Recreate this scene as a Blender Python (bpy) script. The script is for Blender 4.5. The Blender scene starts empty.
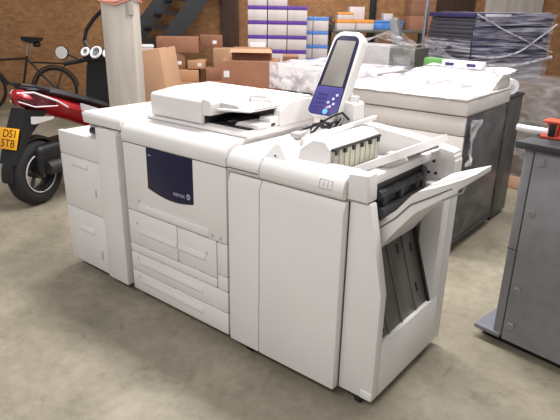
import bpy, bmesh, math, random
from mathutils import Vector, Matrix, noise
random.seed(7)
PI = math.pi
R = math.radians
col = bpy.context.scene.collection
sc = bpy.context.scene

# ------------------------------------------------------------------ materials
def s2l(c):
    return tuple(((v/12.92) if v <= .04045 else ((v+.055)/1.055)**2.4) for v in c)
def rgb(r, g, b):
    return s2l((r/255, g/255, b/255)) + (1,)

def mat(name, c, rough=.5, metal=0, var=.04, scale=6, bump=0, bscale=60, coat=0, stretch=(1, 1, 1), emit=None, spec=.5):
    m = bpy.data.materials.new(name); m.use_nodes = True
    nt = m.node_tree; b = nt.nodes['Principled BSDF']
    b.inputs['Roughness'].default_value = rough; b.inputs['Metallic'].default_value = metal
    b.inputs['Specular IOR Level'].default_value = spec
    if coat: b.inputs['Coat Weight'].default_value = coat; b.inputs['Coat Roughness'].default_value = .1
    tc = nt.nodes.new('ShaderNodeTexCoord'); mp = nt.nodes.new('ShaderNodeMapping')
    mp.inputs['Scale'].default_value = stretch
    nt.links.new(tc.outputs['Object'], mp.inputs['Vector'])
    n = nt.nodes.new('ShaderNodeTexNoise'); n.inputs['Scale'].default_value = scale; n.inputs['Detail'].default_value = 4
    nt.links.new(mp.outputs[0], n.inputs['Vector'])
    cr = nt.nodes.new('ShaderNodeValToRGB')
    lo = tuple(max(0, v*(1-var*2)) for v in c[:3])+(1,); hi = tuple(min(1, v*(1+var*2)) for v in c[:3])+(1,)
    cr.color_ramp.elements[0].color = lo; cr.color_ramp.elements[1].color = hi
    cr.color_ramp.elements[0].position = .3; cr.color_ramp.elements[1].position = .7
    nt.links.new(n.outputs['Fac'], cr.inputs['Fac']); nt.links.new(cr.outputs['Color'], b.inputs['Base Color'])
    if bump:
        n2 = nt.nodes.new('ShaderNodeTexNoise'); n2.inputs['Scale'].default_value = bscale
        nt.links.new(mp.outputs[0], n2.inputs['Vector'])
        bp = nt.nodes.new('ShaderNodeBump'); bp.inputs['Strength'].default_value = bump
        nt.links.new(n2.outputs['Fac'], bp.inputs['Height']); nt.links.new(bp.outputs['Normal'], b.inputs['Normal'])
    if emit:
        b.inputs['Emission Color'].default_value = emit[0]; b.inputs['Emission Strength'].default_value = emit[1]
    return m

def ramp(nt, fac, stops):
    cr = nt.nodes.new('ShaderNodeValToRGB')
    el = cr.color_ramp.elements
    while len(el) < len(stops): el.new(.5)
    for e, (p, c) in zip(el, stops): e.position = p; e.color = c
    nt.links.new(fac, cr.inputs['Fac'])
    return cr.outputs['Color']

def mixc(nt, a, b, fac, mode='MIX'):
    mx = nt.nodes.new('ShaderNodeMix'); mx.data_type = 'RGBA'; mx.blend_type = mode
    if isinstance(fac, float): mx.inputs[0].default_value = fac
    else: nt.links.new(fac, mx.inputs[0])
    nt.links.new(a, mx.inputs[6]); nt.links.new(b, mx.inputs[7])
    return mx.outputs[2]

def concrete():
    m = bpy.data.materials.new('concrete_floor'); m.use_nodes = True
    nt = m.node_tree; b = nt.nodes['Principled BSDF']
    tc = nt.nodes.new('ShaderNodeTexCoord')
    def nz(s, d=6, rough=.6, dist=0):
        n = nt.nodes.new('ShaderNodeTexNoise'); n.inputs['Scale'].default_value = s; n.inputs['Detail'].default_value = d
        n.inputs['Roughness'].default_value = rough; n.inputs['Distortion'].default_value = dist
        nt.links.new(tc.outputs['Object'], n.inputs['Vector']); return n.outputs['Fac']
    base = ramp(nt, nz(1.7, 8, .65, .4), [(.3, rgb(123, 117, 101)), (.5, rgb(148, 140, 123)), (.72, rgb(166, 159, 141))])
    fine = ramp(nt, nz(16, 6, .7), [(.3, (.72, .71, .69, 1)), (.6, (1, 1, 1, 1))])
    c = mixc(nt, base, fine, .75, 'MULTIPLY')
    st = ramp(nt, nz(4.5, 5, .7, 1.5), [(.30, (.58, .53, .45, 1)), (.42, (1, 1, 1, 1))])
    c = mixc(nt, c, st, .6, 'MULTIPLY')
    # thin dark scratches and tyre marks
    mp = nt.nodes.new('ShaderNodeMapping'); mp.inputs['Rotation'].default_value = (0, 0, .6); mp.inputs['Scale'].default_value = (1, .22, 1)
    nt.links.new(tc.outputs['Object'], mp.inputs['Vector'])
    v = nt.nodes.new('ShaderNodeTexVoronoi'); v.feature = 'DISTANCE_TO_EDGE'; v.inputs['Scale'].default_value = 1.6
    n0 = nt.nodes.new('ShaderNodeTexNoise'); n0.inputs['Scale'].default_value = 2
    ad = nt.nodes.new('ShaderNodeVectorMath'); ad.operation = 'ADD'
    nt.links.new(mp.outputs[0], ad.inputs[0]); nt.links.new(n0.outputs['Color'], ad.inputs[1]); nt.links.new(mp.outputs[0], n0.inputs['Vector'])
    nt.links.new(ad.outputs[0], v.inputs['Vector'])
    cr = ramp(nt, v.outputs['Distance'], [(0, (.66, .63, .58, 1)), (.012, (1, 1, 1, 1))])
    c = mixc(nt, c, cr, .22, 'MULTIPLY')
    sp_ = ramp(nt, nz(34, 3, .5), [(.27, (.62, .58, .52, 1)), (.33, (1, 1, 1, 1))])
    c = mixc(nt, c, sp_, .45, 'MULTIPLY')
    nt.links.new(c, b.inputs['Base Color'])
    rr = nt.nodes.new('ShaderNodeMapRange'); rr.inputs[3].default_value = .38; rr.inputs[4].default_value = .6
    nt.links.new(nz(3), rr.inputs[0]); nt.links.new(rr.outputs[0], b.inputs['Roughness'])
    bp = nt.nodes.new('ShaderNodeBump'); bp.inputs['Strength'].default_value = .05
    nt.links.new(nz(60), bp.inputs['Height']); nt.links.new(bp.outputs['Normal'], b.inputs['Normal'])
    return m

def osb():
    m = bpy.data.materials.new('strand_board'); m.use_nodes = True
    nt = m.node_tree; b = nt.nodes['Principled BSDF']; b.inputs['Roughness'].default_value = .75
    tc = nt.nodes.new('ShaderNodeTexCoord')
    outs = []
    for k, (rot, s) in enumerate(((.25, 15), (-.5, 21))):
        mp = nt.nodes.new('ShaderNodeMapping'); mp.inputs['Rotation'].default_value = (0, rot, .785); mp.inputs['Scale'].default_value = (.35, 1, 1.3)
        nt.links.new(tc.outputs['Object'], mp.inputs['Vector'])
        v = nt.nodes.new('ShaderNodeTexVoronoi'); v.inputs['Scale'].default_value = s
        nt.links.new(mp.outputs[0], v.inputs['Vector'])
        sp = nt.nodes.new('ShaderNodeSeparateColor'); nt.links.new(v.outputs['Color'], sp.inputs[0])
        outs.append(ramp(nt, sp.outputs[k], [(0, rgb(142, 100, 64)), (.5, rgb(160, 115, 75)), (1, rgb(176, 132, 90))]))
    c = mixc(nt, outs[0], outs[1], .5)
    n = nt.nodes.new('ShaderNodeTexNoise'); n.inputs['Scale'].default_value = 1.2; nt.links.new(tc.outputs['Object'], n.inputs['Vector'])
    c = mixc(nt, c, ramp(nt, n.outputs['Fac'], [(.3, (.72, .68, .62, 1)), (.7, (1, 1, 1, 1))]), .7, 'MULTIPLY')
    nt.links.new(c, b.inputs['Base Color'])
    return m

def film(name, tint, clear=.6, streak=(1, 1, 4), scale=5, bump=.35, lo=None, hi=None, dark=None):
    """creased clear stretch film: part see-through, part shiny white folds"""
    m = bpy.data.materials.new(name); m.use_nodes = True
    nt = m.node_tree; b = nt.nodes['Principled BSDF']; out = nt.nodes['Material Output']
    b.inputs['Base Color'].default_value = tint; b.inputs['Roughness'].default_value = .18
    tc = nt.nodes.new('ShaderNodeTexCoord'); mp = nt.nodes.new('ShaderNodeMapping'); mp.inputs['Scale'].default_value = streak
    nt.links.new(tc.outputs['Object'], mp.inputs['Vector'])
    n = nt.nodes.new('ShaderNodeTexNoise'); n.inputs['Scale'].default_value = scale; n.inputs['Detail'].default_value = 5; n.inputs['Distortion'].default_value = 1.2
    nt.links.new(mp.outputs[0], n.inputs['Vector'])
    bp = nt.nodes.new('ShaderNodeBump'); bp.inputs['Strength'].default_value = bump; bp.inputs['Distance'].default_value = .05
    nt.links.new(n.outputs['Fac'], bp.inputs['Height']); nt.links.new(bp.outputs['Normal'], b.inputs['Normal'])
    if dark:
        nd = nt.nodes.new('ShaderNodeTexNoise'); nd.inputs['Scale'].default_value = scale*1.3; nd.inputs['Detail'].default_value = 6; nd.inputs['Distortion'].default_value = 1.8
        nt.links.new(mp.outputs[0], nd.inputs['Vector'])
        nt.links.new(ramp(nt, nd.outputs['Fac'], [(.36, dark), (.56, tint)]), b.inputs['Base Color'])
    tr = nt.nodes.new('ShaderNodeBsdfTransparent'); mx = nt.nodes.new('ShaderNodeMixShader')
    mr = nt.nodes.new('ShaderNodeMapRange'); mr.inputs[1].default_value = .38; mr.inputs[2].default_value = .72
    mr.inputs[3].default_value = max(.02, 1-clear-.18) if lo is None else lo; mr.inputs[4].default_value = min(1, 1-clear+.5) if hi is None else hi
    nt.links.new(n.outputs['Fac'], mr.inputs[0]); nt.links.new(mr.outputs[0], mx.inputs[0])
    nt.links.new(tr.outputs[0], mx.inputs[1]); nt.links.new(b.outputs[0], mx.inputs[2]); nt.links.new(mx.outputs[0], out.inputs['Surface'])
    return m

M = dict(
    white=mat('office_white_plastic', rgb(227, 223, 221), .42, var=.012, scale=3, bump=.03, bscale=300),
    white2=mat('warm_white_plastic', rgb(214, 207, 203), .45, var=.015, scale=3),
    lightgrey=mat('light_grey_plastic', rgb(190, 186, 186), .45, var=.02),
    gap=mat('dark_seam', rgb(62, 60, 64), .7),
    navy=mat('navy_panel', rgb(33, 33, 62), .4, var=.04, spec=.25),
    blue=mat('indigo_keypad', rgb(62, 56, 128), .4),
    screen=mat('grey_lcd_screen', rgb(140, 135, 128), .3, var=.02),
    lilac=mat('lilac_button', rgb(208, 206, 236), .4),
    pink=mat('pink_button', rgb(220, 150, 170), .4),
    cyan=mat('blue_start_button', rgb(120, 190, 236), .35),
    logo=mat('silver_print', rgb(170, 170, 190), .5),
    black=mat('black_plastic', rgb(24, 24, 26), .45),
    rubber=mat('tyre_rubber', rgb(30, 30, 32), .8, bump=.15, bscale=80),
    inner=mat('charcoal_inner_parts', rgb(46, 47, 48), .5, var=.12, scale=14),
    steel=mat('galvanised_plate', rgb(108, 107, 100), .42, metal=.35, var=.1, scale=5, stretch=(1, 1, .3)),
    chrome=mat('brushed_metal', rgb(180, 180, 184), .3, metal=.9),
    cabgrey=mat('grey_painted_steel', rgb(132, 132, 135), .45, var=.05, scale=14),
    cabtop=mat('dark_worktop', rgb(48, 47, 50), .4),
    plinth=mat('blue_grey_plinth', rgb(120, 122, 132), .4),
    card=mat('brown_cardboard', rgb(176, 137, 107), .8, var=.05, scale=3, bump=.05, bscale=30),
    cardlight=mat('tan_cardboard', rgb(186, 140, 104), .8, var=.05, scale=3),
    carddark=mat('dark_cardboard', rgb(134, 94, 70), .85, var=.07, scale=4),
    cardred=mat('reddish_cardboard', rgb(150, 104, 80), .85, var=.07, scale=4),
    paperwhite=mat('white_carton', rgb(206, 196, 194), .75, var=.04),
    purple=mat('purple_lid_print', rgb(92, 52, 150), .6, var=.08, scale=12),
    cblue=mat('blue_lid_print', rgb(84, 134, 206), .6, var=.08, scale=12),
    orange=mat('orange_lid_print', rgb(226, 150, 70), .6),
    postwhite=mat('whitewashed_timber', rgb(190, 182, 172), .75, var=.07, scale=3, stretch=(4, 4, .5), bump=.1, bscale=20),
    pinkcord=mat('salmon_cord', rgb(214, 140, 122), .7),
    beam=mat('dark_brown_timber', rgb(70, 48, 36), .75, var=.12, scale=4, stretch=(3, 3, .3)),
    stair=mat('black_painted_steel', rgb(30, 32, 36), .5, var=.1),
    red=mat('red_paint', rgb(190, 18, 34), .3, coat=.4, var=.03),
    seat=mat('black_vinyl', rgb(40, 40, 44), .55, bump=.1, bscale=120),
    lens=mat('dark_red_lens', rgb(74, 8, 22), .2, coat=.4),
    clearlens=mat('clear_lens', rgb(196, 192, 190), .25),
    plate=mat('yellow_number_plate', rgb(250, 176, 20), .5, var=.01),
    ink=mat('black_print', rgb(30, 22, 16), .6),
    dialface=mat('dial_face', rgb(120, 124, 128), .4),
    board=mat('slate_board', rgb(58, 56, 64), .55, var=.1, scale=6),
    boardnavy=mat('navy_board', rgb(44, 42, 84), .5, var=.12, scale=6),
    pale=mat('pale_printed_label', rgb(226, 222, 226), .7),
    taupe=mat('taupe_wrapped_goods', rgb(96, 82, 72), .7, var=.15, scale=4),
    knobgrey=mat('satin_grey_knob', rgb(158, 156, 156), .4, var=.02),
    green=mat('green_foam', rgb(110, 168, 92), .6),
    taped=mat('red_dispenser_plastic', rgb(214, 84, 62), .35),
    tapeclear=mat('cream_tape_roll', rgb(226, 214, 186), .4),
    glossblack=mat('glossy_black_panel', rgb(40, 39, 38), .28, var=.15, scale=3, stretch=(1, 3, 1), spec=.5),
    fins=mat('pale_green_fins', rgb(172, 170, 154), .5),
    film=film('stretch_film', rgb(226, 222, 240), .62, (.5, .5, 9), 3, .5, .02, .75),
    filmthin=film('thin_stretch_film', rgb(225, 222, 232), .82, (1, 1, 2), 4, .4, .02, .13),
    filmwhite=film('milky_film', rgb(250, 247, 250), .3, (1, 1, 1), 4, .3, .45, .9, rgb(186, 180, 192)),
    filmtop=film('bright_crumpled_film', rgb(252, 249, 252), .3, (1, 1, 1), 5, .45, .6, .95, rgb(150, 143, 160)),
    filmgrey=film('grey_film', rgb(206, 203, 206), .35, (1, 1, 2), 5, .4, .06, .42),
    concrete=concrete(), osb=osb(),
)

# ------------------------------------------------------------------ mesh builder
class MB:
    def __init__(self): self.bm = bmesh.new()
    def _merge(self, t, mtx=None):
        if mtx is not None: bmesh.ops.transform(t, matrix=mtx, verts=t.verts)
        me = bpy.data.meshes.new('tmp'); t.to_mesh(me); t.free(); self.bm.from_mesh(me); bpy.data.meshes.remove(me)
        return self
    def box(self, x0, x1, y0, y1, z0, z1, bev=.004, seg=2, mtx=None):
        t = bmesh.new(); bmesh.ops.create_cube(t, size=1)
        for v in t.verts:
            v.co = Vector((x0+(v.co.x+.5)*(x1-x0), y0+(v.co.y+.5)*(y1-y0), z0+(v.co.z+.5)*(z1-z0)))
        if bev:
            bev = min(bev, .45*min(abs(x1-x0), abs(y1-y0), abs(z1-z0)))
            bmesh.ops.bevel(t, geom=list(t.edges), offset=bev, segments=seg, affect='EDGES', profile=.5)
        return self._merge(t, mtx)
    def prism(self, poly, axis, a, b, bev=.003, seg=2, mtx=None):
        """poly in the two other axes (cyclic order x,y,z without axis)"""
        t = bmesh.new()
        def P(p, h): return {'x': (h, p[0], p[1]), 'y': (p[0], h, p[1]), 'z': (p[0], p[1], h)}[axis]
        lo = [t.verts.new(P(p, a)) for p in poly]; hi = [t.verts.new(P(p, b)) for p in poly]
        n = len(poly)
        t.faces.new(lo); t.faces.new(hi[::-1])
        for i in range(n): t.faces.new((lo[i], hi[i], hi[(i+1) % n], lo[(i+1) % n]))
        bmesh.ops.recalc_face_normals(t, faces=t.faces)
        if bev:
            es = [e for e in t.edges if e.calc_face_angle(0) > .5]
            bmesh.ops.bevel(t, geom=es, offset=bev, segments=seg, affect='EDGES', profile=.5)
        return self._merge(t, mtx)
    def tube(self, pts, r, n=10, closed=False, mtx=None):
        t = bmesh.new(); pts = [Vector(p) for p in pts]; rings = []; N = len(pts)
        rs = r if isinstance(r, (list, tuple)) else [r]*N
        up = Vector((0, 0, 1))
        for i, p in enumerate(pts):
            a = pts[(i-1) % N] if (closed or i > 0) else p; b = pts[(i+1) % N] if (closed or i < N-1) else p
            d = (b-a).normalized(); s = d.cross(up)
            if s.length < .05: s = d.cross(Vector((1, 0, 0)))
            s.normalize(); u = s.cross(d)
            rings.append([t.verts.new(p+s*math.cos(2*PI*k/n)*rs[i]+u*math.sin(2*PI*k/n)*rs[i]) for k in range(n)])
        for i in range(N if closed else N-1):
            A, B = rings[i], rings[(i+1) % N]
            for k in range(n): t.faces.new((A[k], A[(k+1) % n], B[(k+1) % n], B[k]))
        if not closed: t.faces.new(rings[0][::-1]); t.faces.new(rings[-1])
        bmesh.ops.recalc_face_normals(t, faces=t.faces)
        return self._merge(t, mtx)
    def cyl(self, c, axis, r, h, n=24, bev=.002, r2=None, mtx=None):
        t = bmesh.new()
        bmesh.ops.create_cone(t, cap_ends=True, segments=n, radius1=r, radius2=r if r2 is None else r2, depth=h)
        q = Vector((0, 0, 1)).rotation_difference(Vector(axis).normalized())
        if bev:
            es = [e for e in t.edges if e.calc_face_angle(0) > 1]
            bmesh.ops.bevel(t, geom=es, offset=min(bev, h*.4), segments=2, affect='EDGES')
        bmesh.ops.transform(t, matrix=Matrix.Translation(Vector(c)) @ q.to_matrix().to_4x4(), verts=t.verts)
        return self._merge(t, mtx)
    def torus(self, c, axis, R_, r, n=36, k=12, flat=1, mtx=None):
        q = Vector((0, 0, 1)).rotation_difference(Vector(axis).normalized()); c = Vector(c)
        t = bmesh.new(); g = []
        for i in range(n):
            a = 2*PI*i/n; row = []
            for j in range(k):
                b = 2*PI*j/k
                p = Vector(((R_+r*math.cos(b))*math.cos(a), (R_+r*math.cos(b))*math.sin(a), r*flat*math.sin(b)))
                row.append(t.verts.new(c+q @ p))
            g.append(row)
        for i in range(n):
            for j in range(k): t.faces.new((g[i][j], g[(i+1) % n][j], g[(i+1) % n][(j+1) % k], g[i][(j+1) % k]))
        bmesh.ops.recalc_face_normals(t, faces=t.faces)
        return self._merge(t, mtx)
    def loft(self, secs, caps=True, mtx=None):
        t = bmesh.new(); rows = [[t.verts.new(p) for p in s] for s in secs]; n = len(secs[0])
        for A, B in zip(rows, rows[1:]):
            for k in range(n): t.faces.new((A[k], A[(k+1) % n], B[(k+1) % n], B[k]))
        if caps: t.faces.new(rows[0][::-1]); t.faces.new(rows[-1])
        bmesh.ops.recalc_face_normals(t, faces=t.faces)
        return self._merge(t, mtx)
    def quad(self, *p):
        t = bmesh.new(); t.faces.new([t.verts.new(q) for q in p]); return self._merge(t)
    def sheet(self, f, nu, nv):
        t = bmesh.new(); g = [[t.verts.new(f(i/nu, j/nv)) for j in range(nv+1)] for i in range(nu+1)]
        for i in range(nu):
            for j in range(nv): t.faces.new((g[i][j], g[i+1][j], g[i+1][j+1], g[i][j+1]))
        return self._merge(t)
    def text(self, s, size, mtx, depth=.001):
        cu = bpy.data.curves.new('txt', 'FONT'); cu.body = s; cu.size = size; cu.extrude = depth; cu.align_x = 'CENTER'; cu.align_y = 'CENTER'
        o = bpy.data.objects.new('txt', cu); col.objects.link(o)
        bpy.context.view_layer.update()
        me = bpy.data.meshes.new_from_object(o.evaluated_get(bpy.context.evaluated_depsgraph_get()))
        me.transform(mtx); self.bm.from_mesh(me)
        bpy.data.objects.remove(o); bpy.data.curves.remove(cu); bpy.data.meshes.remove(me)
        return self
    def shift(self, dx):
        mt = Matrix.Translation((dx-.2, 0, .9)) @ Matrix.Rotation(R(7), 4, 'Y') @ Matrix.Translation((.2, 0, -.9))
        bmesh.ops.transform(self.bm, matrix=mt, verts=self.bm.verts); return self
    def build(self, name, m, parent=None, smooth=True, world=True):
        me = bpy.data.meshes.new(name)
        if parent is not None and world:
            bmesh.ops.transform(self.bm, matrix=Matrix.Translation(-root_loc(parent)), verts=self.bm.verts)
        self.bm.normal_update()
        for f in self.bm.faces: f.smooth = smooth
        if smooth:
            for e in self.bm.edges: e.smooth = e.calc_face_angle(0) < .6
        self.bm.to_mesh(me); self.bm.free()
        o = bpy.data.objects.new(name, me); me.materials.append(M[m] if isinstance(m, str) else m)
        col.objects.link(o)
        if parent is not None: o.parent = parent
        return o

def root_loc(o):
    v = Vector((0, 0, 0))
    while o is not None: v = v+o.location; o = o.parent
    return v
def tag(o, label, cat, group=None, kind=None):
    o['label'] = label; o['category'] = cat
    if group: o['group'] = group
    if kind: o['kind'] = kind
    return o
def thing(name, label, cat, loc=(0, 0, 0), rz=0, group=None):
    o = bpy.data.objects.new(name, None); o.empty_display_size = .1; col.objects.link(o); o.location = loc; o.rotation_euler = (0, 0, rz)
    return tag(o, label, cat, group)
def copy_tree(o, parent=None):
    c = o.copy(); col.objects.link(c)
    if parent is not None: c.parent = parent
    for ch in list(o.children): copy_tree(ch, c)
    return c
def struct(name, mb, m):
    o = mb.build(name, m); o['kind'] = 'structure'; return o
def wob(f, amp, sc_):
    def g(u, v):
        p = Vector(f(u, v)); n = noise.noise_vector(p*sc_)
        return p+n*amp
    return g

# ------------------------------------------------------------------ the room
WT = Vector((.70711, .70711, 0)); WN = Vector((.70711, -.70711, 0)); W0 = Vector((-7.927, 2.615, 0))   # along the back wall / towards us
def wl(s, n, z): return W0+WT*s+WN*n+Vector((0, 0, z))
WALL = Matrix.Translation(W0) @ Matrix(((WT.x, WN.x, 0, 0), (WT.y, WN.y, 0, 0), (0, 0, 1, 0), (0, 0, 0, 1)))
# WALL maps (s along, n out, z) – mirrored basis, so normals are recalculated on merge
def fixn(mb): bmesh.ops.recalc_face_normals(mb.bm, faces=mb.bm.faces); return mb

struct('floor', MB().box(-13, 6, -7, 12, -.1, 0, 0), 'concrete')
struct('wall_back', fixn(MB().box(-5, 16, -.12, 0, 0, 4.5, 0, mtx=WALL)), 'osb')
tr = MB()
tr.box(3.72, 4.02, 0, .12, 0, 4.5, .01, mtx=WALL)
struct('trim_1', fixn(tr), 'beam')
struct('trim_2', fixn(MB().box(6.28, 6.38, 0, .08, 0, 4.5, .01, mtx=WALL)), 'stair')
struct('trim_3', fixn(MB().box(7.15, 8.15, 0, .05, 1.5, 4.5, .01, mtx=WALL)), 'beam')
struct('trim_4', fixn(MB().box(8.35, 9.4, 0, .06, 1.45, 4.5, .01, mtx=WALL)), 'postwhite')

# white timber post with the salmon cord tied round it
pc = Vector((-2.20, 1.05, 0)); pt = thing('timber_post', 'whitewashed square post rising behind the left end of the printer line', 'post', pc, R(36))
MB().box(-.125, .125, -.10, .10, 0, 3.6, .012).build('shaft', 'postwhite', pt, world=False)
MB().box(.09, .14, -.115, -.095, 1.56, 3.6, .006).build('edge_board', 'postwhite', pt, world=False)
c = MB()
for z, k in ((1.655, .01), (1.675, -.012)):
    c.tube([(-.132, -.11, z+k), (0, -.108, z-.022), (.148, -.123, z+.03), (.135, .11, z), (-.132, .11, z)], .007, 8, True)
cd = c.build('tied_cord', 'pinkcord')
cd.location = pc; cd.rotation_euler = (0, 0, R(36)); tag(cd, 'salmon cord tied round the white post near the top', 'cord')

# black steel stair against the back wall, rising to the right
st = thing('steel_staircase', 'black steel open-tread staircase rising along the board wall', 'staircase', wl(2.0, .4, 0))
def stair_pt(s, n, z): return wl(s, n, z)
def slope_beam(n0, n1, s0, z0, s1, z1, h):
    m = MB(); m.loft([[wl(s0, n0, z0), wl(s0, n1, z0), wl(s0, n1, z0+h), wl(s0, n0, z0+h)], [wl(s1, n0, z1), wl(s1, n1, z1), wl(s1, n1, z1+h), wl(s1, n0, z1+h)]]); return m
def rail(s0, n0, ds):
    m = MB(); secs = []
    for t_ in (0, 2.3):
        S, n, z = s0+t_, n0-.22*t_, 1.25*t_
        secs.append([wl(S, n, z), wl(S, n+.05, z), wl(S-.02, n+.05, z+.36), wl(S-.02, n, z+.36)])
    m.loft(secs); return m
rail(2.15, .92, 0).build('stringer', 'stair', st)
rail(1.60, .72, 0).build('stringer', 'stair', st)
for k in range(13):
    t_ = .1+k*.165; z = 1.25*t_+.14
    A_ = (2.15+t_, .92-.22*t_); B_ = (1.60+t_, .76-.22*t_)
    m = MB(); m.loft([[wl(B_[0], B_[1]-.16, z), wl(B_[0], B_[1]+.10, z), wl(B_[0], B_[1]+.10, z+.04), wl(B_[0], B_[1]-.16, z+.04)], [wl(A_[0], A_[1]-.16, z), wl(A_[0], A_[1]+.04, z), wl(A_[0], A_[1]+.04, z+.04), wl(A_[0], A_[1]-.16, z+.04)]])
    m.build('tread', 'stair', st)
# ------------------------------------------------------------------ text frame on y=const front faces
def front(x, y, z): return Matrix.Translation((x, y, z)) @ Matrix.Rotation(PI/2, 4, 'X')

# ------------------------------------------------------------------ PRINT ENGINE
pr_ = thing('production_printer', 'white production printer in the middle with navy front panel and document feeder on top', 'printer', (-.40, .35, 0))
MB().box(-.80, -.016, .012, .70, .05, .95, .004).build('body', 'white', pr_)
g = MB().box(-.795, -.02, .006, .02, .057, .945, 0); g.build('seam_backing', 'gap', pr_)
MB().prism([(-.795, .562), (-.018, .562), (-.018, .942), (-.795, .942)], 'y', -.002, .014, .003).build('front_door', 'white', pr_)
# manual-feed ledge line on the door
d = MB(); d.box(-.69, -.14, -.006, .004, .568, .612, .004); d.box(-.69, -.14, -.003, .004, .622, .626, .001)
d.build('feed_ledge', 'white', pr_)
d = MB(); d.cyl((-.685, -.005, .63), (0, 1, 0), .008, .006); d.build('catch', 'lightgrey', pr_)
d = MB()
for x in (-.115, -.06): d.cyl((x, -.004, .585), (0, 1, 0), .009, .004)
d.build('warning_mark', 'lightgrey', pr_)
np_ = MB()
bot = [(-.595+.352*k/10, .722-.030*math.sin(PI*min(1, k/10*.9))) for k in range(11)]
np_.prism([(-.592, .942)]+bot+[(-.241, .942)], 'y', -.006, .004, .001)
nv = np_.build('navy_panel', 'navy', pr_)
t = MB(); t.text('xerox', .036, front(-.345, -.0068, .742)); t.build('lettering', 'logo', nv)
t = MB(); t.cyl((-.276, -.0066, .745), (0, 1, 0), .015, .002); t.build('round_emblem', 'logo', nv)
t = MB(); t.tube([(-.288, -.0082, .752), (-.276, -.0082, .746), (-.264, -.0082, .752)], .0015, 6); t.tube([(-.288, -.0082, .738), (-.276, -.0082, .744), (-.264, -.0082, .738)], .0015, 6)
t.build('emblem_lines', 'navy', nv)
t = MB(); t.box(-.578, -.555, -.0068, -.005, .905, .91, .0005); t.build('small_print', 'logo', nv)
# paper drawers
def drawer(name, x0, x1, z0, z1, sx0, sx1, sz):
    m = MB(); m.box(x0, x1, -.002, .014, z0, z1, .003)
    o = m.build(name, 'white', pr_)
    s = MB(); s.prism([(-.001, sz+.032), (-.008, sz+.002), (-.007, sz-.006), (-.001, sz-.014)], 'x', sx0, sx1, .0015)
    s.build('finger_grip', 'white', o)
    return o
drawer('paper_drawer', -.795, -.385, .358, .557, -.70, -.39, .44)
drawer('paper_drawer', -.379, -.092, .358, .557, -.375, -.17, .44)
MB().box(-.086, -.018, -.002, .014, .386, .557, .003).build('side_flap', 'white', pr_)
MB().box(-.086, -.018, -.002, .014, .304, .381, .003).build('side_flap', 'white', pr_)
MB().box(-.795, -.092, -.002, .014, .304, .353, .003).build('sill_panel', 'white', pr_)
drawer('paper_drawer', -.795, -.018, .184, .299, -.72, -.20, .245)
drawer('paper_drawer', -.795, -.018, .06, .179, -.72, -.20, .125)
d = MB()
for x, z in ((-.72, .49), (-.16, .475), (-.735, .27), (-.735, .15)): d.box(x-.006, x+.006, -.0045, 0, z-.008, z+.008, .001)
d.build('drawer_mark', 'lightgrey', pr_)
# rounded top cover
prof = [(-.004, .948), (-.008, .985), (.004, 1.018), (.028, 1.042), (.062, 1.055), (.12, 1.06), (.70, 1.06), (.70, .948)]
MB().prism(prof, 'x', -.80, -.014, .003).build('top_cover', 'white', pr_)
# scanner platen base and document feeder
MB().prism([(.13, 1.06), (.12, 1.066), (.128, 1.078), (.15, 1.088), (.66, 1.088), (.67, 1.06)], 'x', -.735, .005, .004).build('scanner_base', 'white', pr_)
df = MB()
pf = [(.122, 1.088), (.120, 1.10), (.121, 1.192), (.132, 1.204), (.30, 1.222), (.55, 1.222), (.655, 1.20), (.66, 1.088)]
df.prism(pf, 'x', -.69, -.30, .005, 2)
df.prism([(-.30, 1.13), (-.30, 1.213), (-.245, 1.208), (-.235, 1.19), (-.24, 1.135)], 'y', .124, .30, .006)
dfo = df.build('document_feeder', 'white', pr_)
MB().prism([(.47, 1.088), (.47, 1.19), (.50, 1.218), (.60, 1.215), (.66, 1.19), (.66, 1.088)], 'x', -.31, .005, .006, 3).build('feeder_rear_housing', 'white', pr_)
MB().prism([(.36, 1.088), (.345, 1.12), (.36, 1.165), (.42, 1.195), (.58, 1.205), (.66, 1.19), (.66, 1.088)], 'x', -.035, .012, .006, 3).build('feeder_end_wall', 'white', pr_)
tm = MB(); tm.prism([(-.30, 1.150), (-.02, 1.172), (-.02, 1.180), (-.30, 1.165)], 'y', .165, .50, .003)
tm.prism([(-.20, 1.166), (-.02, 1.182), (-.02, 1.186), (-.20, 1.17)], 'y', .20, .46, .002)
tm.build('original_tray', 'white', pr_)
tm = MB(); tm.prism([(-.29, 1.165), (-.29, 1.192), (-.255, 1.196), (-.12, 1.19), (-.11, 1.175)], 'y', .19, .205, .003)
tm.build('paper_guide', 'lightgrey', pr_)
tm = MB(); tm.tube([(-.25, .42, 1.17), (-.25, .42, 1.20), (-.14, .42, 1.206), (-.11, .42, 1.19), (-.11, .42, 1.17)], .007, 8)
tm.build('paper_guide', 'lightgrey', pr_)
MB().box(-.295, -.245, .165, .24, 1.16, 1.205, .006).build('pickup_cover', 'lightgrey', pr_)
MB().box(-.31, -.03, .17, .475, 1.089, 1.094, .001).build('output_bed', 'black', pr_)
MB().box(-.302, -.296, .14, .47, 1.09, 1.15, .001).build('feeder_mouth', 'inner', pr_)
b = MB(); b.prism([(-.16, 1.089), (-.13, 1.112), (.0, 1.112), (.0, 1.089)], 'y', .20, .33, .004); b.prism([(-.08, 1.089), (-.07, 1.135), (.0, 1.135), (.0, 1.089)], 'y', .29, .40, .005)
b.build('output_stop', 'white', pr_)
lc = MB()
for k in range(4):
    pts = [(-.27+.018*i+.01*math.sin(k*2+i), .23+.05*k+.035*math.sin(i*.9+k*1.7), 1.098+.012*abs(math.sin(i*.8+k))) for i in range(9)]
    lc.tube(pts, .0045, 6)
tag(lc.build('black_lead', 'black'), 'thin black lead lying bunched under the document feeder tray', 'cable')

for x in (-.7, -.1):
    for y in (.1, .6): MB().cyl((x, y, .028), (1, 0, 0), .026, .03).build('caster', 'black', pr_)

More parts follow.
